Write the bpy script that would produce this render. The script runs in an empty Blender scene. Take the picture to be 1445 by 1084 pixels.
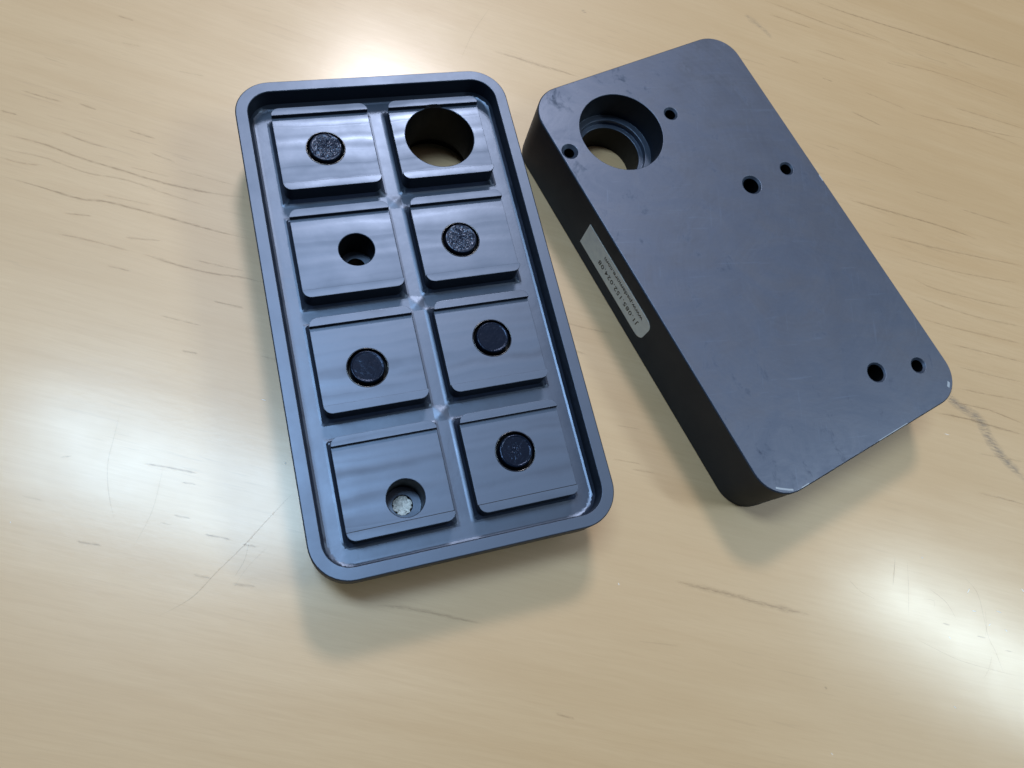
import bpy, bmesh, math, random
import numpy as np
from mathutils import Matrix, Vector
from mathutils.geometry import delaunay_2d_cdt
from mathutils import noise as mnoise

random.seed(7)
S = 0.001                                     # the geometry below is written in millimetres
sc = bpy.context.scene

# ------------------------------------------------------------ camera
cam_d = bpy.data.cameras.new('camera'); cam = bpy.data.objects.new('camera', cam_d)
sc.collection.objects.link(cam); sc.camera = cam
cam_d.sensor_width = 36.0; cam_d.lens = 1081.336 / 1445 * 36.0
cam_d.clip_start = 0.01; cam_d.clip_end = 50
R_ = Vector((0.83095495, 0.51631813, 0.20719425)); U_ = Vector((-0.55633971, 0.7711783, 0.30946755)); F_ = Vector((0.0, 0.37242399, -0.9280627))
cam.matrix_world = Matrix(((R_.x, U_.x, -F_.x, 0), (R_.y, U_.y, -F_.y, 0), (R_.z, U_.z, -F_.z, 0.22834407), (0, 0, 0, 1)))

# ------------------------------------------------------------ world and lamps
wd = bpy.data.worlds.new('World'); sc.world = wd; wd.use_nodes = True
bg = wd.node_tree.nodes['Background']; bg.inputs[0].default_value = (0.55, 0.76, 1.0, 1); bg.inputs[1].default_value = 0.06

def area(name, loc, sx, sy, rotz, power, col, aim=(0, .12, 0)):
    d = bpy.data.lights.new(name, 'AREA'); d.shape = 'RECTANGLE'; d.size = sx; d.size_y = sy; d.energy = power; d.color = col
    o = bpy.data.objects.new(name, d); sc.collection.objects.link(o); o.location = loc
    z = (Vector(loc) - Vector(aim)).normalized(); x = Vector((math.cos(rotz), math.sin(rotz), 0)); x = (x - z * x.dot(z)).normalized(); y = z.cross(x)
    o.matrix_world = Matrix(((x.x, y.x, z.x, loc[0]), (x.y, y.y, z.y, loc[1]), (x.z, y.z, z.z, loc[2]), (0, 0, 0, 1)))
    return o
area('ceiling_lamp_far', (-0.84, 1.42, 2.0), 0.38, 0.32, 0, 29, (0.99, 0.96, 1.0))
area('ceiling_tube_overhead', (-0.62, 0.11, 2.0), 0.78, 0.27, math.radians(17), 26, (0.55, 0.79, 1.0))
area('ceiling_panel', (0.595 - 0.585 * 1.0, 0.27 + 0.81 * 1.0, 2.02), 2.6, 2.0, math.radians(30.3), 9, (1.0, 0.95, 0.95), aim=(0.01, 1.08, 0))
area('ceiling_tube_right', (1.66, 1.03, 2.0), 0.72, 0.17, 0, 19, (0.76, 0.94, 1.0))

sc.view_settings.view_transform = 'Standard'; sc.view_settings.look = 'None'
sc.view_settings.exposure = 0.0; sc.view_settings.gamma = 1.0

# ------------------------------------------------------------ material helpers
def mat(name):
    m = bpy.data.materials.new(name); m.use_nodes = True
    nt = m.node_tree; return m, nt, nt.nodes['Principled BSDF']
def N(nt, kind, **kw):
    n = nt.nodes.new(kind)
    for k, v in kw.items():
        if k.startswith('i_'):
            key = k[2:]; key = int(key) if key.isdigit() else key.replace('_', ' ')
            n.inputs[key].default_value = v
        else: setattr(n, k, v)
    return n
def ramp(nt, fac, stops):
    r = nt.nodes.new('ShaderNodeValToRGB'); e = r.color_ramp.elements
    while len(e) < len(stops): e.new(0.5)
    for i, (p, c) in enumerate(stops):
        e[i].position = p; e[i].color = (c, c, c, 1) if not isinstance(c, tuple) else (*c, 1)
    nt.links.new(fac, r.inputs[0]); return r.outputs[0]
def math_(nt, op, a, b=None, clamp=False):
    n = nt.nodes.new('ShaderNodeMath'); n.operation = op; n.use_clamp = clamp
    for i, x in enumerate((a, b)):
        if x is None: continue
        if isinstance(x, (int, float)): n.inputs[i].default_value = x
        else: nt.links.new(x, n.inputs[i])
    return n.outputs[0]
def mix(nt, fac, a, b, kind='MIX'):
    n = nt.nodes.new('ShaderNodeMix'); n.data_type = 'RGBA'; n.blend_type = kind
    for i, x in ((0, fac), (6, a), (7, b)):
        if isinstance(x, (int, float)): n.inputs[i].default_value = x
        elif isinstance(x, tuple): n.inputs[i].default_value = (*x, 1)
        else: nt.links.new(x, n.inputs[i])
    return n.outputs[2]
def mapped(nt, scale, rot=0.0, loc=(0, 0, 0)):
    tc = N(nt, 'ShaderNodeTexCoord')
    a = N(nt, 'ShaderNodeMapping'); a.inputs['Rotation'].default_value = (0, 0, rot)
    nt.links.new(tc.outputs['Object'], a.inputs['Vector'])
    b = N(nt, 'ShaderNodeMapping'); b.inputs['Scale'].default_value = scale; b.inputs['Location'].default_value = loc
    nt.links.new(a.outputs[0], b.inputs['Vector']); return b.outputs[0]
def noise(nt, vec, scale, detail=3, rough=.5, dist=0.0):
    n = N(nt, 'ShaderNodeTexNoise'); n.inputs['Scale'].default_value = scale; n.inputs['Detail'].default_value = detail
    n.inputs['Roughness'].default_value = rough; n.inputs['Distortion'].default_value = dist
    nt.links.new(vec, n.inputs['Vector']); return n.outputs['Fac']
def bump(nt, h, strength, dist, normal=None):
    b = N(nt, 'ShaderNodeBump'); b.inputs['Strength'].default_value = strength; b.inputs['Distance'].default_value = dist
    nt.links.new(h, b.inputs['Height'])
    if normal is not None: nt.links.new(normal, b.inputs['Normal'])
    return b.outputs[0]

GRAIN_ROT = math.radians(-20)
def table_material(name='varnished_beech', dark=False):
    m, nt, b = mat(name); L = nt.links
    v = mapped(nt, (1, 1, 1), GRAIN_ROT)
    vs = mapped(nt, (1, 9, 1), GRAIN_ROT); vf = mapped(nt, (1, 22, 1), GRAIN_ROT); vff = mapped(nt, (1, 30, 1), GRAIN_ROT, (3, 5, 0))
    broad = noise(nt, vs, 9, 3, .55, .6)
    fine = noise(nt, vf, 40, 4, .6, .3)
    board = noise(nt, mapped(nt, (1, 2.6, 1), GRAIN_ROT, (.05, .33, 0)), 4.2, 3, .5, .4)
    fibre = noise(nt, vff, 130, 3, .6)
    col = mix(nt, ramp(nt, broad, [(.3, 0.0), (.7, 1.0)]), (.485, .312, .152), (.54, .366, .196))
    col = mix(nt, ramp(nt, fine, [(.30, .28), (.58, 0.0)]), col, (.41, .25, .11))
    col = mix(nt, ramp(nt, fibre, [(.3, .22), (.6, 0.0)]), col, (.39, .24, .105))
    # fields of short dark pores, denser in some bands of the board
    field = ramp(nt, noise(nt, mapped(nt, (1, 2.2, 1), GRAIN_ROT, (.31, .12, 0)), 7.5, 2, .5), [(.50, 0.0), (.64, 1.0)])
    pores = ramp(nt, noise(nt, mapped(nt, (1, 16, 1), GRAIN_ROT, (1, 2, 0)), 62, 3, .55, .25), [(.60, 0.0), (.68, 1.0)])
    pf = math_(nt, 'MULTIPLY', math_(nt, 'MULTIPLY', field, pores), .24)
    col = mix(nt, pf, col, (.24, .145, .07))
    col = mix(nt, ramp(nt, board, [(.36, .45), (.60, 0.0)]), col, (.42, .265, .12))
    L.new(col, b.inputs['Base Color'])
    mott = noise(nt, v, 55, 4, .6)
    b.inputs['Roughness'].default_value = .50
    b.inputs['Coat Weight'].default_value = .50; b.inputs['Coat IOR'].default_value = 1.5
    L.new(math_(nt, 'ADD', math_(nt, 'MULTIPLY', mott, .10), .14), b.inputs['Coat Roughness'])
    b.inputs['Specular IOR Level'].default_value = 1.0
    h = math_(nt, 'ADD', math_(nt, 'MULTIPLY', noise(nt, v, 420, 3, .6), .5), math_(nt, 'MULTIPLY', noise(nt, mapped(nt, (1, 2.5, 1), GRAIN_ROT), 60, 3, .6), .9))
    nb = bump(nt, h, .07, .00020); L.new(nb, b.inputs['Normal']); L.new(nb, b.inputs['Coat Normal'])
    return m

def plastic(name, kind):
    """black machined acetal; kind: 'plate', 'pad', 'floor', 'top'"""
    m, nt, b = mat(name); L = nt.links
    v = mapped(nt, (1, 1, 1))
    cloud = noise(nt, v, 38, 4, .6, .4)
    col = mix(nt, cloud, (.010, .014, .024), (.017, .023, .037))
    rough = math_(nt, 'ADD', math_(nt, 'MULTIPLY', noise(nt, v, 90, 4, .6), .16), .345)
    bev = N(nt, 'ShaderNodeBevel', samples=4); bev.inputs['Radius'].default_value = .00022
    hsum = math_(nt, 'MULTIPLY', noise(nt, v, 900, 2, .5), .12)
    if kind == 'pad':
        # cutter bands running across each pad
        tc = N(nt, 'ShaderNodeTexCoord'); sp = N(nt, 'ShaderNodeSeparateXYZ'); L.new(tc.outputs['Object'], sp.inputs[0])
        wob = math_(nt, 'MULTIPLY', noise(nt, v, 60, 2, .5), .0034)
        yy = math_(nt, 'ADD', sp.outputs[1], wob)
        n1 = N(nt, 'ShaderNodeTexNoise', noise_dimensions='1D'); n1.inputs['Scale'].default_value = 200; n1.inputs['Detail'].default_value = 1.2
        L.new(yy, n1.inputs['W'])
        v1 = N(nt, 'ShaderNodeTexVoronoi', voronoi_dimensions='1D'); v1.inputs['Scale'].default_value = 210; L.new(yy, v1.inputs['W'])
        band = math_(nt, 'ADD', math_(nt, 'MULTIPLY', n1.outputs['Fac'], 1.0), math_(nt, 'MULTIPLY', v1.outputs['Color'], .35))
        rough = math_(nt, 'ADD', rough, math_(nt, 'MULTIPLY', math_(nt, 'SUBTRACT', band, .67), .42))
        col = mix(nt, ramp(nt, v1.outputs['Color'], [(.2, 0.0), (.9, .5)]), col, (.016, .022, .038))
        hsum = math_(nt, 'ADD', hsum, math_(nt, 'MULTIPLY', n1.outputs['Fac'], 1.2))
    if kind == 'floor':
        rough = math_(nt, 'SUBTRACT', rough, .03)
        hsum = math_(nt, 'ADD', hsum, math_(nt, 'ADD', math_(nt, 'MULTIPLY', noise(nt, v, 90, 3, .5, .6), 1.3), math_(nt, 'MULTIPLY', noise(nt, mapped(nt, (6, 1, 1)), 90, 2, .5), .12)))
        col = mix(nt, ramp(nt, noise(nt, v, 140, 4, .7, 1.0), [(.5, 0.0), (.75, .5)]), col, (.03, .038, .055))
    if kind == 'top':
        # facing arcs, rubbed patches and scuffs
        def arcs_about(cx_, cy_, sc_):
            vm = N(nt, 'ShaderNodeVectorMath', operation='DISTANCE'); L.new(v, vm.inputs[0]); vm.inputs[1].default_value = (cx_, cy_, .024)
            d_ = math_(nt, 'ADD', vm.outputs['Value'], math_(nt, 'MULTIPLY', noise(nt, v, 30, 2), .0012))
            n_ = N(nt, 'ShaderNodeTexNoise', noise_dimensions='1D'); n_.inputs['Scale'].default_value = sc_; n_.inputs['Detail'].default_value = 4; L.new(d_, n_.inputs['W']); return n_.outputs['Fac']
        ringz = math_(nt, 'ADD', arcs_about(.006, -.018, 900), arcs_about(-.018, .045, 700))
        s1 = ramp(nt, noise(nt, mapped(nt, (1, 22, 1), .35, (.02, .3, 0)), 60, 3, .55, .2), [(.66, 0.0), (.70, 1.0)])
        s2 = ramp(nt, noise(nt, mapped(nt, (1, 26, 1), -1.05, (.4, .1, 0)), 55, 3, .55, .2), [(.67, 0.0), (.71, 1.0)])
        scr = math_(nt, 'ADD', s1, s2, True)
        arcs = noise(nt, mapped(nt, (1, 7, 1), math.radians(38)), 120, 3, .6, 1.2)
        rub = ramp(nt, noise(nt, mapped(nt, (1, 1.6, 1), .5, (.2, .1, 0)), 46, 6, .70, .9), [(.40, 0.0), (.66, 1.0)])
        spots = ramp(nt, noise(nt, mapped(nt, (1.7, 1, 1), .3), 110, 5, .72, .5), [(.58, 0.0), (.70, 1.0)])
        col = mix(nt, .6, col, (.030, .036, .053))
        col = mix(nt, math_(nt, 'MULTIPLY', rub, .8), col, (.060, .064, .080))
        col = mix(nt, math_(nt, 'MULTIPLY', spots, .75), col, (.004, .006, .012))
        rough = math_(nt, 'ADD', rough, math_(nt, 'MULTIPLY', math_(nt, 'SUBTRACT', rub, .4), -.13))
        col = mix(nt, math_(nt, 'MULTIPLY', scr, .18), col, (.10, .13, .19))
        rough = math_(nt, 'ADD', rough, math_(nt, 'MULTIPLY', spots, .26))
        rough = math_(nt, 'ADD', rough, math_(nt, 'MULTIPLY', math_(nt, 'SUBTRACT', ringz, 1.0), .05))
        hsum = math_(nt, 'ADD', hsum, math_(nt, 'ADD', math_(nt, 'MULTIPLY', ringz, .12), math_(nt, 'MULTIPLY', arcs, .25)))
    if kind == 'side':
        rough = math_(nt, 'ADD', rough, .16); col = mix(nt, .45, col, (.004, .005, .007))
    L.new(col, b.inputs['Base Color']); L.new(rough, b.inputs['Roughness'])
    b.inputs['Specular IOR Level'].default_value = .45 if kind == 'side' else 1.0
    b.inputs['IOR'].default_value = 1.5 if kind == 'side' else 1.66
    b.inputs['Specular Tint'].default_value = (.60, .71, 1.0, 1) if kind == 'top' else (.57, .71, 1.0, 1)
    ge = N(nt, 'ShaderNodeNewGeometry'); dp = N(nt, 'ShaderNodeVectorMath', operation='DOT_PRODUCT')
    L.new(bev.outputs[0], dp.inputs[0]); L.new(ge.outputs['Normal'], dp.inputs[1])
    edge = ramp(nt, dp.outputs['Value'], [(.86, 1.0), (.985, 0.0)])
    worn = math_(nt, 'MULTIPLY', edge, ramp(nt, noise(nt, v, 260, 4, .7), [(.42, 0.0), (.62, 1.0)]))
    L.new(mix(nt, math_(nt, 'MULTIPLY', worn, .6), col, (.09, .105, .14)), b.inputs['Base Color'])
    L.new(bump(nt, hsum, .5, .0001, bev.outputs[0]), b.inputs['Normal'])
    return m

M_table = table_material()
M_plate = plastic('black_plastic', 'plate'); M_side = plastic('black_plastic_side', 'side'); M_pad = plastic('black_plastic_milled', 'pad')
M_floor = plastic('black_plastic_channel', 'floor'); M_top = plastic('black_plastic_scuffed', 'top')

def simple(name, col, rough, spec=.5, bscale=None, bstr=.4, bdist=.0001):
    m, nt, b = mat(name)
    v = mapped(nt, (1, 1, 1))
    c = mix(nt, noise(nt, v, 400, 3), tuple(x * .8 for x in col), tuple(min(1, x * 1.15) for x in col))
    nt.links.new(c, b.inputs['Base Color']); b.inputs['Roughness'].default_value = rough; b.inputs['Specular IOR Level'].default_value = spec
    if bscale: nt.links.new(bump(nt, noise(nt, v, bscale, 4, .6), bstr, bdist), b.inputs['Normal'])
    return m
M_disc = simple('glossy_black_insert', (.004, .007, .016), .20, .22, 420, .6, .0002)
M_disc_rough = simple('grainy_black_insert', (.010, .014, .030), .32, .7, 900, .4, .0002)
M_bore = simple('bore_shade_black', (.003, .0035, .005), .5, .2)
for m_, w_ in ((M_disc, (.48, .62, 1, 1)), (M_disc_rough, (.60, .72, 1, 1))): m_.node_tree.nodes['Principled BSDF'].inputs['Specular Tint'].default_value = w_
M_glue = simple('clear_black_glue', (.006, .009, .02), .2, .7)
M_white = simple('white_filler', (.9, .93, .95), .7, .3, 900, .8, .0003)
M_sticker = simple('grey_label_film', (.80, .90, 1.0), .32, .5)
M_ink = simple('label_ink', (.008, .009, .012), .5, .4)
M_nick = simple('bare_nick', (.30, .34, .40), .5, .5)

def ribbon_material(name, col, rough, gain, soft=1.3, breakup=.6, nscale=500):
    m, nt, b = mat(name); L = nt.links
    uv = N(nt, 'ShaderNodeUVMap'); sp = N(nt, 'ShaderNodeSeparateXYZ'); L.new(uv.outputs[0], sp.inputs[0])
    a = math_(nt, 'SUBTRACT', 1.0, math_(nt, 'ABSOLUTE', math_(nt, 'SUBTRACT', math_(nt, 'MULTIPLY', sp.outputs[1], 2.0), 1.0)))
    a = math_(nt, 'POWER', math_(nt, 'MAXIMUM', a, 0.0), soft)
    e = math_(nt, 'MULTIPLY', sp.outputs[0], math_(nt, 'SUBTRACT', 1.0, sp.outputs[0])); e = math_(nt, 'MINIMUM', math_(nt, 'MULTIPLY', e, 7.0), 1.0)
    at = N(nt, 'ShaderNodeAttribute', attribute_name='k')
    n = ramp(nt, noise(nt, mapped(nt, (1, 5, 1), GRAIN_ROT), nscale, 3, .6), [(.35, 1 - breakup), (.6, 1.0)])
    al = math_(nt, 'MULTIPLY', math_(nt, 'MULTIPLY', a, e), math_(nt, 'MULTIPLY', at.outputs['Fac'], math_(nt, 'MULTIPLY', n, gain)), True)
    L.new(al, b.inputs['Alpha']); b.inputs['Base Color'].default_value = (*col, 1); b.inputs['Roughness'].default_value = rough
    return m
M_grain = ribbon_material('dark_grain', (.20, .125, .065), .26, .54, 1.6, .75, 420)
M_scratch = ribbon_material('scratch_dark', (.20, .15, .10), .5, .6, 1.0, .5)
M_glint = ribbon_material('painted_glint', (.95, .95, .92), .6, 1.0, .8, .1)  # near-white colour paints the glint of small nicks in the varnish
M_smudge = ribbon_material('grey_smudge', (.22, .20, .185), .5, .95, 1.0, .95, 330)

# ------------------------------------------------------------ mesh helpers (mm)
def rr(cx, cy, hw, hh, r, n=9, step=None):
    pts = []
    for (sx, sy, a0) in ((1, 1, 0), (-1, 1, 90), (-1, -1, 180), (1, -1, 270)):
        for i in range(n + 1):
            a = math.radians(a0 + 90 * i / n)
            pts.append((cx + sx * (hw - r) + r * math.cos(a), cy + sy * (hh - r) + r * math.sin(a)))
    if step:
        out = []
        for i, p in enumerate(pts):
            q = pts[(i + 1) % len(pts)]; d = math.dist(p, q); k = max(1, round(d / step))
            out += [(p[0] + (q[0] - p[0]) * j / k, p[1] + (q[1] - p[1]) * j / k) for j in range(k)]
        pts = out
    return pts
def circ(cx, cy, r, n=56, a0=0.0):
    return [(cx + r * math.cos(a0 + 2 * math.pi * i / n), cy + r * math.sin(a0 + 2 * math.pi * i / n)) for i in range(n)]
def inside(P, loop):
    P = np.asarray(P); x, y = P[:, 0], P[:, 1]; c = np.zeros(len(P), bool); n = len(loop)
    for i in range(n):
        x1, y1 = loop[i]; x2, y2 = loop[(i + 1) % n]
        if y1 == y2: continue
        t = ((y1 > y) != (y2 > y)) & (x < (x2 - x1) * (y - y1) / (y2 - y1) + x1); c ^= t
    return c
class MB:
    def __init__(s): s.v = []; s.f = []; s.m = []
    def add(s, vs, fs, mi=0):
        o = len(s.v); s.v += vs; s.f += [tuple(o + i for i in f) for f in fs]; s.m += [mi] * len(fs)
    def sheet(s, outer, holes=(), z=0.0, pts=(), up=True, mi=0):
        zf = z if callable(z) else (lambda x, y: z)
        P = list(outer); E = [(i, (i + 1) % len(outer)) for i in range(len(outer))]
        for h in holes:
            o = len(P); P += list(h); E += [(o + i, o + (i + 1) % len(h)) for i in range(len(h))]
        P += list(pts)
        vo, _, fo, _, _, _ = delaunay_2d_cdt([Vector(p) for p in P], E, [], 0, 1e-5)
        V = np.array([(a.x, a.y) for a in vo]); F = [f for f in fo]
        c = np.array([V[list(f)].mean(0) for f in F]); k = inside(c, outer)
        for h in holes: k &= ~inside(c, h)
        fs = [tuple(f) if up else tuple(reversed(f)) for f, kk in zip(F, k) if kk]
        s.add([(x, y, zf(x, y)) for x, y in V], fs, mi)
    def wall(s, A, za, B, zb, mi=0):
        """quads between two matching loops; A above B with A counter-clockwise gives outward normals"""
        n = len(A); fa = za if callable(za) else (lambda x, y: za); fb = zb if callable(zb) else (lambda x, y: zb)
        vs = [(x, y, fa(x, y)) for x, y in A] + [(x, y, fb(x, y)) for x, y in B]
        s.add(vs, [(i, n + i, n + (i + 1) % n, (i + 1) % n) for i in range(n)], mi)
    def build(s, name, mats, parent=None, sharp=32, loc=None):
        me = bpy.data.meshes.new(name); me.from_pydata([(x * S, y * S, z * S) for x, y, z in s.v], [], s.f)
        if not isinstance(mats, (list, tuple)): mats = [mats]
        for m_ in mats: me.materials.append(m_)
        me.polygons.foreach_set('material_index', s.m)
        bm = bmesh.new(); bm.from_mesh(me); bmesh.ops.remove_doubles(bm, verts=bm.verts, dist=2e-6)
        bmesh.ops.dissolve_degenerate(bm, dist=1e-7, edges=bm.edges)
        loose = [v for v in bm.verts if not v.link_faces]; bmesh.ops.delete(bm, geom=loose, context='VERTS')
        bm.to_mesh(me); bm.free()
        me.shade_smooth(); me.set_sharp_from_angle(angle=math.radians(sharp))
        sm = np.zeros(len(me.polygons) * 3); me.polygons.foreach_get('normal', sm)
        me.polygons.foreach_set('use_smooth', np.abs(sm.reshape(-1, 3)[:, 2]) < .9995); me.update()
        o = bpy.data.objects.new(name, me); sc.collection.objects.link(o)
        if parent is not None: o.parent = parent
        return o
def empty(name, loc, rz, label, cat):
    o = bpy.data.objects.new(name, None); sc.collection.objects.link(o); o.location = loc; o.rotation_euler = (0, 0, rz)
    o.empty_display_size = .02; o['label'] = label; o['category'] = cat; return o

# ------------------------------------------------------------ the table
tb = MB()
tb.add([(-700, -600, 0), (800, -600, 0), (800, 900, 0), (-700, 900, 0), (-700, -600, -28), (800, -600, -28), (800, 900, -28), (-700, 900, -28)],
       [(0, 1, 2, 3), (7, 6, 5, 4), (0, 4, 5, 1), (1, 5, 6, 2), (2, 6, 7, 3), (3, 7, 4, 0)])
table = tb.build('table', M_table); table['kind'] = 'structure'

# marks on the wood (width mm, strength, path in mm)
GRAIN=[
(0.5,0.6,[(-174.4,66.2),(-162.9,71.0),(-152.1,73.8),(-139.8,78.1),(-127.3,82.4),(-113.5,88.8),(-104.2,94.4)]),
(0.5,0.65,[(-164.2,55.1),(-154.5,58.7),(-142.5,62.8),(-135.5,66.9),(-123.7,71.7),(-105.2,78.5),(-94.1,83.2)]),
(0.4,0.4,[(-170.6,62.1),(-159.7,67.4),(-147.0,71.0),(-135.7,76.5),(-122.9,80.4),(-110.3,84.8)]),
(0.4,0.5,[(-162.1,77.5),(-154.3,79.4),(-147.8,81.8)]),
(0.4,0.5,[(-165.2,88.8),(-159.4,90.6)]),
(0.5,0.4,[(-179.3,122.9),(-174.0,125.1)]),
(0.4,0.45,[(-147.7,90.6),(-139.2,93.6)]),
(0.4,0.45,[(-181.1,81.6),(-175.6,83.6),(-168.5,86.3)]),
(0.4,0.5,[(-180.0,72.3),(-175.3,74.4)]),
(0.35,0.5,[(-142.1,56.4),(-135.4,60.6)]),
(0.35,0.45,[(-139.0,50.0),(-129.8,54.2),(-119.0,58.2)]),
(0.4,0.35,[(-123.6,60.6),(-114.2,66.6)]),
(0.35,0.45,[(-121.3,50.3),(-114.7,53.1)]),
(0.4,0.6,[(-116.1,59.5),(-99.7,65.0),(-87.6,71.3),(-81.9,73.3)]),
(0.35,0.45,[(-102.8,67.2),(-88.9,73.1)]),
(0.35,0.4,[(-99.1,46.8),(-87.4,51.3)]),
(0.4,0.5,[(-90.1,59.5),(-81.3,63.2)]),
(0.35,0.5,[(-87.2,41.5),(-82.7,43.8)]),
(0.3,0.4,[(-68.4,53.4),(-63.1,55.6)]),
(0.3,0.35,[(-139.0,80.4),(-127.0,85.4)]),
(0.4,0.35,[(-168.6,59.9),(-162.8,62.1),(-157.8,65.3)]),
(0.35,0.35,[(-137.6,88.4),(-128.7,90.7)]),
(0.35,0.3,[(-171.4,115.3),(-165.5,118.4)]),
(0.35,0.3,[(-137.9,68.1),(-124.5,74.2)]),
(0.3,0.3,[(-151.1,118.3),(-143.1,122.4)]),
(0.3,0.3,[(-127.0,88.7),(-109.4,95.8)]),
(0.3,0.25,[(-184.8,95.4),(-177.2,97.8)]),
(0.55,0.65,[(13.5,316.5),(32.7,323.2),(61.3,335.4),(84.1,345.0),(114.0,358.1)]),
(0.45,0.45,[(-2.6,300.2),(8.2,304.2),(27.2,310.4),(50.5,320.3)]),
(0.4,0.4,[(3.2,295.5),(21.6,302.6)]),
(0.45,0.4,[(27.5,293.2),(41.3,298.5)]),
(0.4,0.35,[(16.5,278.4),(25.5,281.8)]),
(0.4,0.6,[(36.1,281.8),(40.7,283.5)]),
(0.35,0.4,[(54.4,288.7),(73.7,294.0)]),
(0.4,0.35,[(65.2,325.2),(81.5,331.4)]),
(0.35,0.4,[(55.8,311.7),(80.5,324.0),(113.5,336.0)]),
(0.4,0.5,[(53.1,275.1),(67.6,278.1)]),
(0.35,0.45,[(74.1,292.9),(98.5,304.7),(124.7,318.8)]),
(0.4,0.45,[(89.3,309.9),(108.4,318.0),(123.3,324.2)]),
(0.4,0.3,[(98.2,305.4),(126.1,314.4)]),
(0.5,0.65,[(68.5,234.7),(84.3,241.1),(107.6,250.5),(122.9,255.4)]),
(0.4,0.4,[(111.3,263.8),(134.3,272.7)]),
(0.35,0.35,[(51.0,252.0),(56.8,254.3)]),
(0.35,0.3,[(60.7,257.2),(83.5,264.3)]),
(0.35,0.35,[(56.3,310.6),(65.5,315.0)]),
(0.35,0.35,[(-0.8,263.6),(13.5,270.0)]),
(0.35,0.3,[(29.0,314.6),(55.1,322.5)]),
(0.35,0.4,[(91.2,257.9),(106.2,263.8)]),
(0.45,0.45,[(85.8,229.1),(111.3,240.6),(144.8,257.4)]),
(0.4,0.4,[(94.4,224.2),(120.0,235.0),(145.6,248.5)]),
(0.4,0.45,[(105.1,220.3),(114.9,221.9),(137.8,231.8),(150.8,238.7)]),
(0.4,0.4,[(108.5,213.2),(131.7,220.9),(153.4,230.8)]),
(0.4,0.4,[(114.4,206.0),(131.3,212.9),(155.6,223.7)]),
(0.4,0.45,[(128.1,203.7),(144.9,210.8),(158.1,216.2)]),
(0.35,0.4,[(133.9,196.7),(147.8,202.4),(160.6,208.2)]),
(0.4,0.4,[(137.4,188.7),(150.4,194.7),(163.0,200.9)]),
(0.4,0.6,[(135.6,181.4),(146.9,186.5),(152.4,188.7),(165.9,191.9)]),
(0.45,0.7,[(132.3,173.8),(143.4,179.0),(157.1,184.1),(167.2,187.9)]),
(0.35,0.3,[(152.9,169.6),(170.4,177.9)]),
(0.35,0.3,[(157.6,155.8),(175.3,162.6)]),
(0.9,0.55,[(75.3,67.0),(86.4,71.1),(95.4,74.3),(103.5,76.9),(109.2,79.0),(119.6,83.0)]),
(0.5,0.45,[(62.2,15.2),(68.1,17.0)]),
(0.7,0.5,[(-75.2,198.5),(-66.3,202.2),(-58.4,205.0),(-50.8,208.4),(-43.4,211.2)]),
(0.45,0.75,[(-73.6,9.6),(-67.2,12.5),(-60.2,15.3)]),
(0.35,0.6,[(-62.0,10.9),(-58.2,12.8)]),
(0.35,0.5,[(-92.3,-1.3),(-90.2,0.9)]),
(0.4,0.75,[(-48.0,2.8),(-44.0,4.6),(-40.8,5.7)]),
(0.4,0.7,[(-37.9,6.2),(-33.9,7.9)]),
(0.4,0.6,[(-73.8,-16.4),(-67.7,-13.7)]),
(0.35,0.6,[(-58.0,2.6),(-53.4,4.5)]),
(0.35,0.5,[(-43.5,-7.2),(-38.9,-5.4)]),
(0.4,0.6,[(-33.4,-3.7),(-27.5,-0.8)]),
(0.35,0.4,[(-59.5,-1.0),(-56.6,0.2)]),
(0.6,0.45,[(2.7,12.6),(9.9,16.2),(17.5,19.4),(24.4,21.9),(31.2,24.6)]),
(0.35,0.45,[(1.2,110.4),(8.6,113.1),(15.2,115.4)]),
(0.35,0.4,[(1.6,120.2),(11.0,123.7),(18.2,127.1)]),
(0.3,0.35,[(35.7,100.0),(43.4,103.7)]),
(0.3,0.35,[(46.7,90.0),(54.4,93.6)]),
(0.35,0.3,[(-93.1,-14.6),(-88.0,-12.6)]),
(0.35,0.2,[(73.9,45.4),(86.1,51.3)]),
(0.5,0.6,[(132.0,65.6),(133.3,65.8)]),
(0.3,0.3,[(164.2,158.7),(175.1,162.4)]),
(0.3,0.7,[(160.8,105.8),(163.7,107.1)]),
(0.3,0.7,[(173.4,109.0),(176.8,110.5)]),
(0.3,0.7,[(184.0,110.3),(187.1,111.7)]),
(0.3,0.4,[(40.2,89.5),(48.9,93.5)]),
]
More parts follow.
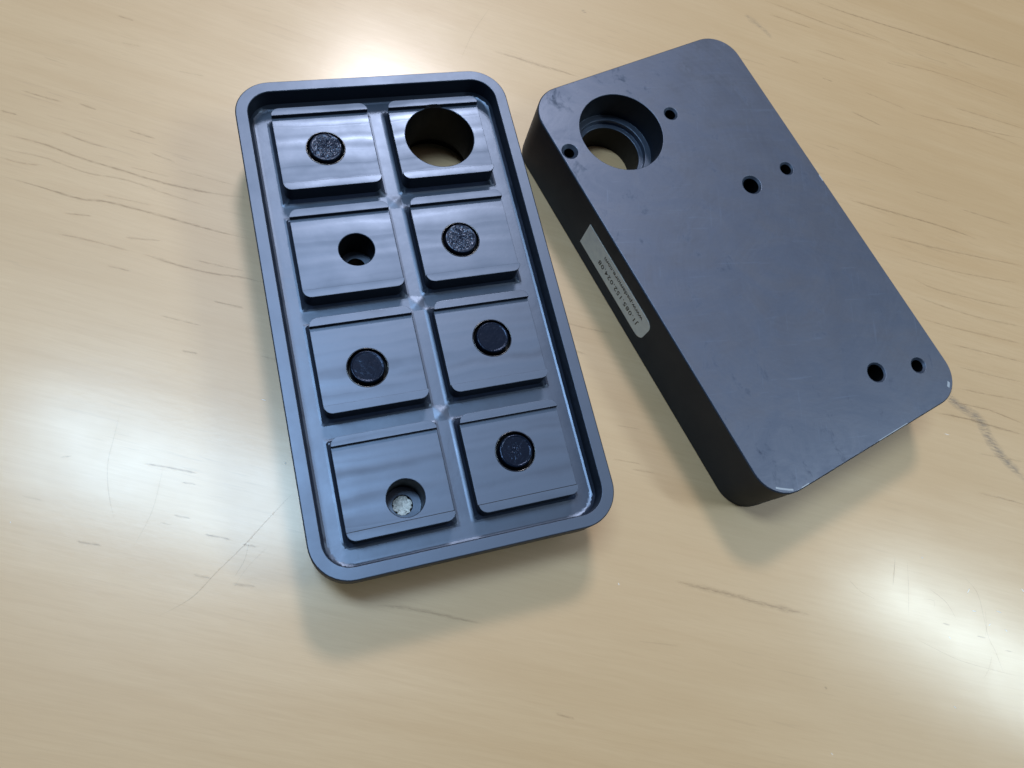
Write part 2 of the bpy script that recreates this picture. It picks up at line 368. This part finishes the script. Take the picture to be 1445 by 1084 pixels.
SCRATCH=[
(0.22,0.55,[(138.0,116.8),(139.5,112.3),(141.0,107.0)]),
(0.22,0.5,[(-34.9,27.1),(-36.2,16.1),(-37.1,6.7),(-38.7,-3.5),(-39.9,-12.2),(-44.1,-20.8)]),
(0.25,0.28,[(-88.4,17.7),(-84.6,10.4),(-81.4,4.5),(-76.5,-1.1),(-69.8,-6.7)]),
(0.2,0.3,[(-81.9,186.8),(-85.3,201.0),(-86.8,215.4)]),
(0.2,0.35,[(-34.0,-2.0),(-34.6,3.3),(-37.1,8.6)]),
(0.2,0.3,[(142.3,118.2),(146.1,109.8),(149.5,101.3)]),
(0.2,0.4,[(152.5,113.8),(159.8,113.1),(165.2,109.9)]),
(0.2,0.4,[(161.2,124.9),(168.6,122.8),(173.6,116.5),(177.5,111.0),(181.3,108.1),(186.8,102.5)]),
(0.2,0.3,[(173.4,119.0),(175.7,113.8),(176.4,110.3)]),
(0.2,0.3,[(125.6,100.6),(131.7,99.2),(138.3,100.0)]),
(0.2,0.3,[(153.7,96.1),(169.4,98.2),(182.0,102.1),(191.9,105.7)]),
(0.2,0.25,[(-68.7,11.5),(-63.3,0.7),(-60.9,-9.3)]),
(0.2,0.2,[(-31.5,10.0),(-32.7,2.2),(-32.3,-4.3)]),
(0.2,0.25,[(151.5,109.1),(155.8,111.1),(156.7,108.5)]),
(0.2,0.25,[(180.5,106.3),(180.8,101.4),(180.1,97.7)]),
]
GLINT=[  # glints on small nicks, painted as pale ribbons
(0.3,0.8,[(-59.5,42.7),(-58.0,43.5)]),
(0.25,0.8,[(165.8,120.1),(165.9,122.4)]),
(0.3,0.7,[(169.1,115.7),(170.8,116.6)]),
(0.3,0.7,[(182.0,116.9),(183.2,116.7)]),
(0.3,0.8,[(60.4,56.9),(61.2,56.4)]),
(0.25,0.7,[(164.3,103.3),(165.5,103.0)]),
(0.3,0.9,[(183.0,133.3),(184.9,132.8)]),
(0.3,0.6,[(141.3,49.8),(142.4,49.6)]),
(0.3,0.6,[(173.2,84.1),(174.6,84.0)]),
(0.35,0.8,[(-42.4,31.5),(-41.7,31.2)]),
(0.3,0.6,[(138.5,168.5),(140.7,169.4)]),
(0.3,0.7,[(-90.7,-21.3),(-90.2,-21.4)]),
(0.3,0.6,[(146.5,122.0),(147.4,122.0)]),
(0.25,0.7,[(176.3,114.4),(176.7,115.8)]),
(0.3,0.6,[(177.0,120.8),(179.4,121.4)]),
]
SMUDGE=[
(4,0.5,[(135.3,188.3),(135.1,183.0),(143.7,182.5),(150.1,181.8),(156.5,176.9),(162.0,174.3),(168.7,172.6),(174.1,170.1)]),
(2,0.25,[(-5.4,287.4),(4.0,286.3),(10.1,284.6)]),
(1.8,0.35,[(-59.1,239.3),(-56.8,240.0)]),
]

def ribbons(name, data, m, z, wscale=1.0, jit=.05):
    V = []; F = []; UV = []; K = []
    for w, k, pts in data:
        P = []
        for i in range(len(pts) - 1):
            a = np.array(pts[max(i - 1, 0)]); b = np.array(pts[i]); c = np.array(pts[i + 1]); d = np.array(pts[min(i + 2, len(pts) - 1)])
            n = max(2, int(np.hypot(*(c - b)) / 1.2))
            for j in range(n):
                t = j / n; P.append(.5 * (2 * b + (c - a) * t + (2 * a - 5 * b + 4 * c - d) * t * t + (3 * b - a - 3 * c + d) * t ** 3))
        P.append(np.array(pts[-1])); P = np.array(P)
        T = np.gradient(P, axis=0); T /= np.maximum(np.hypot(T[:, 0], T[:, 1])[:, None], 1e-9); Nn = np.stack([-T[:, 1], T[:, 0]], 1)
        ph = random.random() * 50
        n = len(P)
        for i in range(n):
            u = i / (n - 1)
            off = jit * mnoise.noise(Vector((i * .12 + ph, 0, 0)))
            hw = w * wscale * (.55 + .6 * abs(mnoise.noise(Vector((i * .25, ph, 0))))) * (.35 + .65 * min(1, 5 * u, 5 * (1 - u)))
            c = P[i] + Nn[i] * off
            o = len(V); V += [(*(c - Nn[i] * hw) * S, z * S), (*(c + Nn[i] * hw) * S, z * S)]; UV += [(u, 0), (u, 1)]; K += [k, k]
            if i: F.append((o - 2, o, o + 1, o - 1))
    me = bpy.data.meshes.new(name); me.from_pydata(V, [], F); me.materials.append(m)
    ul = me.uv_layers.new(name='UVMap')
    for l in me.loops: ul.data[l.index].uv = UV[l.vertex_index]
    at = me.attributes.new('k', 'FLOAT', 'POINT'); at.data.foreach_set('value', K)
    o = bpy.data.objects.new(name, me); sc.collection.objects.link(o); o.parent = table; o['kind'] = 'stuff'
    return o
ribbons('smudge', SMUDGE, M_smudge, .010, 1.0, .8)
ribbons('grain_streaks', GRAIN, M_grain, .016, 1.9)
ribbons('scratches', SCRATCH, M_scratch, .022, 1.0, .03)
ribbons('painted_nick_glints', GLINT, M_glint, .028)

# ------------------------------------------------------------ the plate lying pads up
W2, L2, H = 42.5, 76.0, 24.0
FLOOR = 16.8
PADX = 17.8; PHW = 14.5
PADY = [52.1, 17.3, -17.3, -52.1]; PHH = 14.1; PR = 2.4
def prof(x, hw=3.3, r=1.5):
    t = max(0.0, abs(x) - (hw - r))
    return r if t >= r else r - math.sqrt(r * r - t * t)
def d_in(x, y, hw=38.8, hh=72.4, r=7.4):
    qx = abs(x) - (hw - r); qy = abs(y) - (hh - r)
    return -(math.hypot(max(qx, 0), max(qy, 0)) + min(max(qx, qy), 0) - r)
def zfloor(x, y):
    best = prof(d_in(x, y) - 3.25)
    if abs(x) < 35 and abs(y) < 70:
        best = min(best, prof(x), prof(y), prof(abs(y) - 34.7))
        for cy_ in (0.0, 34.7, -34.7):
            m_ = abs(x * .8 + (y - cy_) * .6) + abs(-x * .6 + (y - cy_) * .8)
            best += .34 * max(0.0, 1 - m_ / 3.0)
    return FLOOR + best
tray = empty('pocketed_plate', (-0.037106, 0.089449, 0), 0.797478, 'black plastic plate with eight raised square pads inside a rim, lying on the wooden table', 'plastic plate')
body = MB()
out_ = rr(0, 0, W2, L2, 11, 12); out_c = rr(0, 0, W2 - .3, L2 - .3, 10.7, 12)
inn = rr(0, 0, 38.8, 72.4, 7.4, 14, .8); inn_c = rr(0, 0, 39.0, 72.6, 7.6, 14); 
# matching chamfer loop for the dense inner loop
inn_c = []
for x, y in inn:
    d = .2; qx = abs(x) - 31.4; qy = abs(y) - 65.0
    if qx > 0 and qy > 0: L_ = math.hypot(qx, qy); dx, dy = qx / L_, qy / L_
    elif qx > 7.39: dx, dy = 1, 0
    else: dx, dy = 0, 1
    inn_c.append((x + math.copysign(dx * d, x), y + math.copysign(dy * d, y)))
body.sheet(out_c, [inn_c], H)
body.wall(out_c, H, out_, H - .3); low = rr(0, 0, W2 - 5, L2 - 5, 6, 12); body.wall(out_, H - .3, out_, 15.2, 2); body.wall(out_, 15.2, low, 15.0, 2); body.wall(low, 15.0, low, 0, 2)
body.wall(inn, H - .25, inn_c, H); body.wall(inn, zfloor, inn, H - .25, 2)
HX, HY = 17.7, 52.9                                     # big hole under the upper right pad
body.sheet(low, [circ(HX, HY, 13.2), circ(-15, 17.1, 2.9), circ(-15.4, -57.6, 2.9)], 0, up=False)
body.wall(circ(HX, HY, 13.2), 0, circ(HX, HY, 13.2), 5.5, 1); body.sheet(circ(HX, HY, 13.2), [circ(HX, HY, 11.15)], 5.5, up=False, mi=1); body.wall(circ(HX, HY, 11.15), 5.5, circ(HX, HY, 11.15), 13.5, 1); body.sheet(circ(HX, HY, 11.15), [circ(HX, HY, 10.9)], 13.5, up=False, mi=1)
body.build('rim_and_base', [M_plate, M_bore, M_side], tray)
pad_loops = [rr(sx * PADX, y, PHW, PHH, PR, 6, .8) for y in PADY for sx in (-1, 1)]
fl = MB(); g = []
st = .62
xs = np.arange(-38.8, 38.8, st); ys = np.arange(-72.4, 72.4, st)
for yy in ys:
    for xx in xs:
        if d_in(xx, yy) < .35: continue
        if any(abs(xx - sx * PADX) < PHW + .3 and abs(yy - py) < PHH + .3 for py in PADY for sx in (-1, 1)): continue
        g.append((float(xx) + .01 * math.sin(yy * 9), float(yy) + .01 * math.cos(xx * 7)))
def zfloor_n(x, y):
    return zfloor(x, y) + .05 * mnoise.noise(Vector((x * .35, y * .35, 3)))
class _:
    pass
fl.sheet(inn, pad_loops, zfloor, g)
fl.build('channel_floor', M_floor, tray, sharp=24)

# insert discs, bores: (kind, x, y)
FEAT = {(0, -1): ('grain', -18.1, 51.9), (0, 1): ('hole', HX, HY), (1, -1): ('bore', -15.0, 17.1), (1, 1): ('grain', 16.3, 16.3),
        (2, -1): ('smooth', -18.6, -19.5), (2, 1): ('smooth', 18.5, -16.5), (3, -1): ('plugged', -15.4, -57.6), (3, 1): ('speck', 17.2, -50.9)}
PAD_LABEL = {'hole': 'pad with the wide round through hole', 'bore': 'pad with an open dark bore', 'plugged': 'pad whose bore ends in white filler'}
MID = 22.6; LIP = 24.0; LY = PHH - PR
def disc(kind, x, y, parent):
    r0 = 4.75; mb = MB(); n = 72 if kind == 'smooth' else 66
    amp = {'grain': .22, 'speck': .07, 'smooth': .012}[kind]; fr = {'grain': 1.9, 'speck': 2.6, 'smooth': .6}[kind]
    rings = [(r0, 19), (r0, 23.15), (r0 - .07, 23.36), (r0 - .22, 23.48), (r0 - .42, 23.52), (r0 - .6, 23.44)] + [(r, 23.40) for r in np.linspace(r0 - .8, .35, 20 if kind == 'smooth' else 16)]
    vs = []
    for k, (r, z) in enumerate(rings):
        for i in range(n):
            a = 2 * math.pi * i / n; px, py = x + r * math.cos(a), y + r * math.sin(a)
            rj = r + (.06 * mnoise.noise(Vector((px * 1.3, py * 1.3, 9))) if k < 6 else 0)
            px, py = x + rj * math.cos(a), y + rj * math.sin(a)
            q = 0 if k < 2 else (.35 if k < 6 else 1)
            zz = z + q * amp * (mnoise.noise(Vector((px * fr, py * fr, 1))) + .6 * mnoise.noise(Vector((px * fr * 2.2, py * fr * 2.2, 5))))
            if kind != 'smooth' and k >= 6: zz += random.uniform(-1, 1) * (.07 if kind == 'grain' else .02); px += random.uniform(-.06, .06); py += random.uniform(-.06, .06)
            vs.append((px, py, zz))
    fs = [(k * n + i, k * n + (i + 1) % n, (k + 1) * n + (i + 1) % n, (k + 1) * n + i) for k in range(len(rings) - 1) for i in range(n)]
    c = len(vs); vs.append((x, y, 23.4)); o = (len(rings) - 1) * n
    fs += [(o + i, o + (i + 1) % n, c) for i in range(n)]
    mb.add(vs, fs)
    d = mb.build('insert_disc', M_disc_rough if kind == 'grain' else M_disc, parent, sharp=60 if kind == 'smooth' else (8 if kind == 'grain' else 25))
    d['label'] = {'grain': 'coarse glittering black insert disc', 'speck': 'finely speckled black insert disc', 'smooth': 'smooth black insert disc'}[kind]
    # uneven bead of glue along the bore mouth
    gb = MB(); R0 = 5.72; m_ = 8; vs = []
    for i in range(120):
        a = 2 * math.pi * i / 120; t = .13 + .14 * max(0, mnoise.noise(Vector((math.cos(a) * 2.6 + x, math.sin(a) * 2.6 + y, 2))))
        for j in range(m_):
            b_ = 2 * math.pi * j / m_; rad = R0 + t * math.cos(b_)
            vs.append((x + rad * math.cos(a), y + rad * math.sin(a), MID + .02 + t * .8 * math.sin(b_)))
    gb.add(vs, [(i * m_ + j, ((i + 1) % 120) * m_ + j, ((i + 1) % 120) * m_ + (j + 1) % m_, i * m_ + (j + 1) % m_) for i in range(120) for j in range(m_)])
    gb.build('glue_bead', M_glue, parent, sharp=80)
for ri, py in enumerate(PADY):
    for sx in (-1, 1):
        kind, fx, fy = FEAT[(ri, sx)]; cx = sx * PADX
        loop = pad_loops[ri * 2 + (0 if sx < 0 else 1)]; pb = MB(); n = len(loop)
        for i in range(n):
            a = loop[i]; b = loop[(i + 1) % n]
            zt = MID if (abs(a[1] - py) <= LY + 1e-4 and abs(b[1] - py) <= LY + 1e-4) else LIP
            pb.add([(*a, zt), (*a, zfloor(*a)), (*b, zfloor(*b)), (*b, zt)], [(0, 1, 2, 3)], 2)
        midr = [(cx + PHW, py + LY), (cx - PHW, py + LY), (cx - PHW, py - LY), (cx + PHW, py - LY)]
        rad = {'hole': 10.9, 'bore': 5.2, 'plugged': 5.2}.get(kind, 5.7)
        ch = .18
        cut = circ(fx, fy, rad + ch, 72)
        if kind == 'hole':
            # the wide hole bites a little into the upper lip
            pass
        def flat(poly, z):
            c = np.array(cut); y0, y1 = min(p[1] for p in poly), max(p[1] for p in poly)
            inn_ = (c[:, 1] > y0) & (c[:, 1] < y1)
            if inn_.all(): pb.sheet(poly, [cut], z)
            elif not inn_.any(): pb.sheet(poly, [], z)
            else: # hole crosses this strip's edge: triangulate with dense points and drop what lies inside the hole
                P = list(poly); E = [(i, (i + 1) % len(P)) for i in range(len(P))]; o = len(P); P += cut; E += [(o + i, o + (i + 1) % len(cut)) for i in range(len(cut))]
                vo, _, fo, _, _, _ = delaunay_2d_cdt([Vector(p) for p in P], E, [], 0, 1e-5)
                V = np.array([(a.x, a.y) for a in vo]); ce = np.array([V[list(f)].mean(0) for f in fo]); k = inside(ce, poly) & ~inside(ce, cut)
                pb.add([(x, y, z) for x, y in V], [tuple(f) for f, kk in zip(fo, k) if kk])
        flat(midr, MID)
        for sg in (1, -1):
            lip = [p for p in loop if (p[1] - py) * sg >= LY - 1e-4]
            # order the strip: the loop runs counter-clockwise, so rotate to start at the right place
            lip.sort(key=lambda p: math.atan2((p[1] - py) * 1.0 - sg * LY * .98, p[0] - cx) % (2 * math.pi) if sg > 0 else (math.atan2(p[1] - py + LY * .98, p[0] - cx) + 2 * math.pi) % (2 * math.pi))
            flat(lip, LIP)
            yy = py + sg * LY
            xs_ = [cx - PHW, cx + PHW]; d = abs(yy - fy); segs = [(xs_[0], xs_[1])]
            if d < rad: hw_ = math.sqrt(rad * rad - d * d); segs = [(xs_[0], fx - hw_), (fx + hw_, xs_[1])]
            for xa, xb in segs: pb.add([(xa, yy, LIP), (xb, yy, LIP), (xb, yy, MID), (xa, yy, MID)], [(0, 1, 2, 3)], 2)
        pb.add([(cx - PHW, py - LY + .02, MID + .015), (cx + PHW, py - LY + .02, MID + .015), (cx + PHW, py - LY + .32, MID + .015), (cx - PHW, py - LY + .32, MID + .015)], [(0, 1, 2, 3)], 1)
        inner = circ(fx, fy, rad, 72)
        ztop = lambda x, y: LIP if abs(y - py) > LY else MID
        pb.wall(inner, lambda x, y: ztop(x, y) - ch, cut, ztop, 0)
        zb = {'hole': 13.5, 'bore': 11, 'plugged': 11}.get(kind, 19)
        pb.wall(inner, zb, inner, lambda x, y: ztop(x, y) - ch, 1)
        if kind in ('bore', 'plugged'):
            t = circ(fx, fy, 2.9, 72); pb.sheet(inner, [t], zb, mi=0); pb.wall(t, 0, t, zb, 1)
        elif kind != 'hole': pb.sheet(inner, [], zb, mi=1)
        pad = pb.build('pad', [M_pad, M_bore, M_side], tray)
        if kind in PAD_LABEL: pad['label'] = PAD_LABEL[kind]
        if kind in ('grain', 'speck', 'smooth'): disc(kind, fx, fy, pad)
        if kind == 'plugged':
            wb = MB(); vs = []; nr, na = 8, 36
            for k in range(nr + 1):
                for i in range(na):
                    a = 2 * math.pi * i / na; r = k / nr * (2.75 + 1.1 * mnoise.noise(Vector((math.cos(a) * 3, math.sin(a) * 3, 4)))) ; r = min(r, 2.88)
                    vs.append((fx + r * math.cos(a), fy + r * math.sin(a), 10.1 + 1.0 * mnoise.noise(Vector((r * math.cos(a) * 1.2, r * math.sin(a) * 1.2, 7)))))
            wb.add(vs, [(k * na + i, (k + 1) * na + i, (k + 1) * na + (i + 1) % na, k * na + (i + 1) % na) for k in range(nr) for i in range(na)])
            wb.build('white_plug', M_white, pad)

# ------------------------------------------------------------ the plate lying face down
blk = empty('smooth_plate', (0.0382646, 0.1699009, 0), 1.064641, 'black plastic plate with a flat scuffed top and a grey sticker on its side', 'plastic plate')
bb = MB()
cb = .35; outc = rr(0, 0, W2 - cb, L2 - cb, 11 - cb, 12)
BX, BY = -17.9, 52.7
big = circ(BX, BY, 14.7, 96); bigc = circ(BX, BY, 14.85, 96)
SM = [(-39.0, 52.4, 1.75, 2.75, 12), (2.9, 52.6, 1.9, 2.35, 12), (15.2, 17.7, 2.85, 3.5, 24), (31.6, 18.2, 2.0, 2.4, 12), (15.8, -57.1, 2.9, 3.35, 24), (31.7, -61.8, 2.1, 2.6, 12)]
holes = [bigc] + [circ(x, y, rc + (.25 if rc < 2.7 else .12), 40) for x, y, r, rc, d in SM]
bb.sheet(outc, holes, H, mi=1)
bb.wall(outc, H, out_, H - cb, 0); bb.wall(out_, H - cb, out_, .3, 3); bb.wall(out_, .3, out_c, 0, 0)
bb.sheet(out_c, [circ(BX, BY, 10.9, 96)], 0, up=False)
bb.wall(big, H - .15, bigc, H); bb.wall(big, 13, big, H - .15, 3)
r1 = circ(BX, BY, 12.7, 96); r1b = circ(BX, BY, 12.5, 96); r2 = circ(BX, BY, 10.9, 96); r2c = circ(BX, BY, 11.1, 96)
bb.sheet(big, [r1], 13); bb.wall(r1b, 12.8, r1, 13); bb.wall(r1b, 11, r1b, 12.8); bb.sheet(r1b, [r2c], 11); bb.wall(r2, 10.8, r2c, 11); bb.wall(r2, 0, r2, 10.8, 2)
for x, y, r, rc, d in SM:
    rc = rc + (.25 if rc < 2.7 else .12); top = circ(x, y, rc, 40); a = circ(x, y, r, 40)
    bb.wall(a, H - (rc - r) * .9, top, H, 0); bb.wall(a, H - min(d, 23), a, H - (rc - r) * .9, 2); bb.sheet(a, [], H - min(d, 23), mi=2)
bb.build('body', [M_plate, M_top, M_bore, M_side], blk)

# small bruises where the edge has been knocked
def nick(pts, z, th=.1):
    mb = MB(); n = len(pts)
    mb.add([(x, y, z + .02) for x, y in pts] + [(x * 1.003, y * 1.003, z - .35) for x, y in pts], [tuple(range(n))] + [(i, (i + 1) % n, n + (i + 1) % n, n + i) for i in range(n)])
    return mb.build('edge_nick', M_nick, blk)
def strip_nick(path, w):
    L_ = [(x, y) for x, y in path]; R2_ = [(x * (1 - w / 80), y * (1 - w / 80)) for x, y in reversed(path)]
    return nick(L_ + R2_, H)
strip_nick([(-38.8, -71.9), (-37.9, -72.6), (-36.7, -73.4), (-35.3, -74.3), (-34.0, -75.0)], .55)
strip_nick([(-31, -75.65), (-29.5, -75.65), (-28.0, -75.66)], .3)
strip_nick([(2, -75.67), (7, -75.67), (12, -75.67), (15, -75.67)], .22)
strip_nick([(42.15, 11.5), (42.15, 10.3), (42.15, 9.0)], .7)
strip_nick([(37.2, -73.0), (38.0, -72.3), (38.6, -71.6)], .9)

# the sticker on the long side wall (the wall faces -x in plate space)
SX = -W2 - .06
v0, v1, z0, z1 = -10.7, 29.1, 5.8, 17.3
def corner(cy, cz, r, a0, n=6): return [(cy + r * math.cos(math.radians(a0 + 90 * i / n)), cz + r * math.sin(math.radians(a0 + 90 * i / n))) for i in range(n + 1)]
pr = 3.2
ol = [(v1, z0), (v1, z1)] + corner(v0 + pr, z1 - pr, pr, 90) + corner(v0 + pr, z0 + pr, pr, 180)
mb = MB(); n = len(ol)
mb.add([(SX, a, b) for a, b in ol] + [(-W2 + .0, a, b) for a, b in ol], [tuple(reversed(range(n)))] + [(i, (i + 1) % n, n + (i + 1) % n, n + i) for i in range(n)])
sticker = mb.build('sticker', M_sticker, blk); sticker['label'] = 'grey paper sticker with two lines of print'
def lettering(txt, va, vb, zc, size, space=1.0):
    cu = bpy.data.curves.new('lettering', 'FONT'); cu.body = txt; cu.size = size; cu.align_x = 'LEFT'; cu.align_y = 'BOTTOM_BASELINE'; cu.space_character = space
    cu.resolution_u = 3; cu.offset = .035
    o = bpy.data.objects.new('tmp', cu); sc.collection.objects.link(o)
    me = bpy.data.meshes.new_from_object(o.evaluated_get(bpy.context.evaluated_depsgraph_get())); bpy.data.objects.remove(o)
    co = np.array([v.co[:2] for v in me.vertices]); x0, x1 = co[:, 0].min(), co[:, 0].max(); h = co[:, 1].max()
    k = (vb - va) / (x1 - x0)
    for v in me.vertices:
        x, y = v.co.x, v.co.y
        v.co = ((SX - .03) * S, (va + (x - x0) * k) * S, (zc + size * .35 - y) * S)
    me.materials.clear(); me.materials.append(M_ink)
    q = bpy.data.objects.new('lettering', me); sc.collection.objects.link(q); q.parent = sticker
lettering('J1.085.152.024.08', -6.4, 18.7, 9.9, 3.0, 1.15)
lettering('www.padamore.com', -6.6, 17.6, 14.1, 2.6)
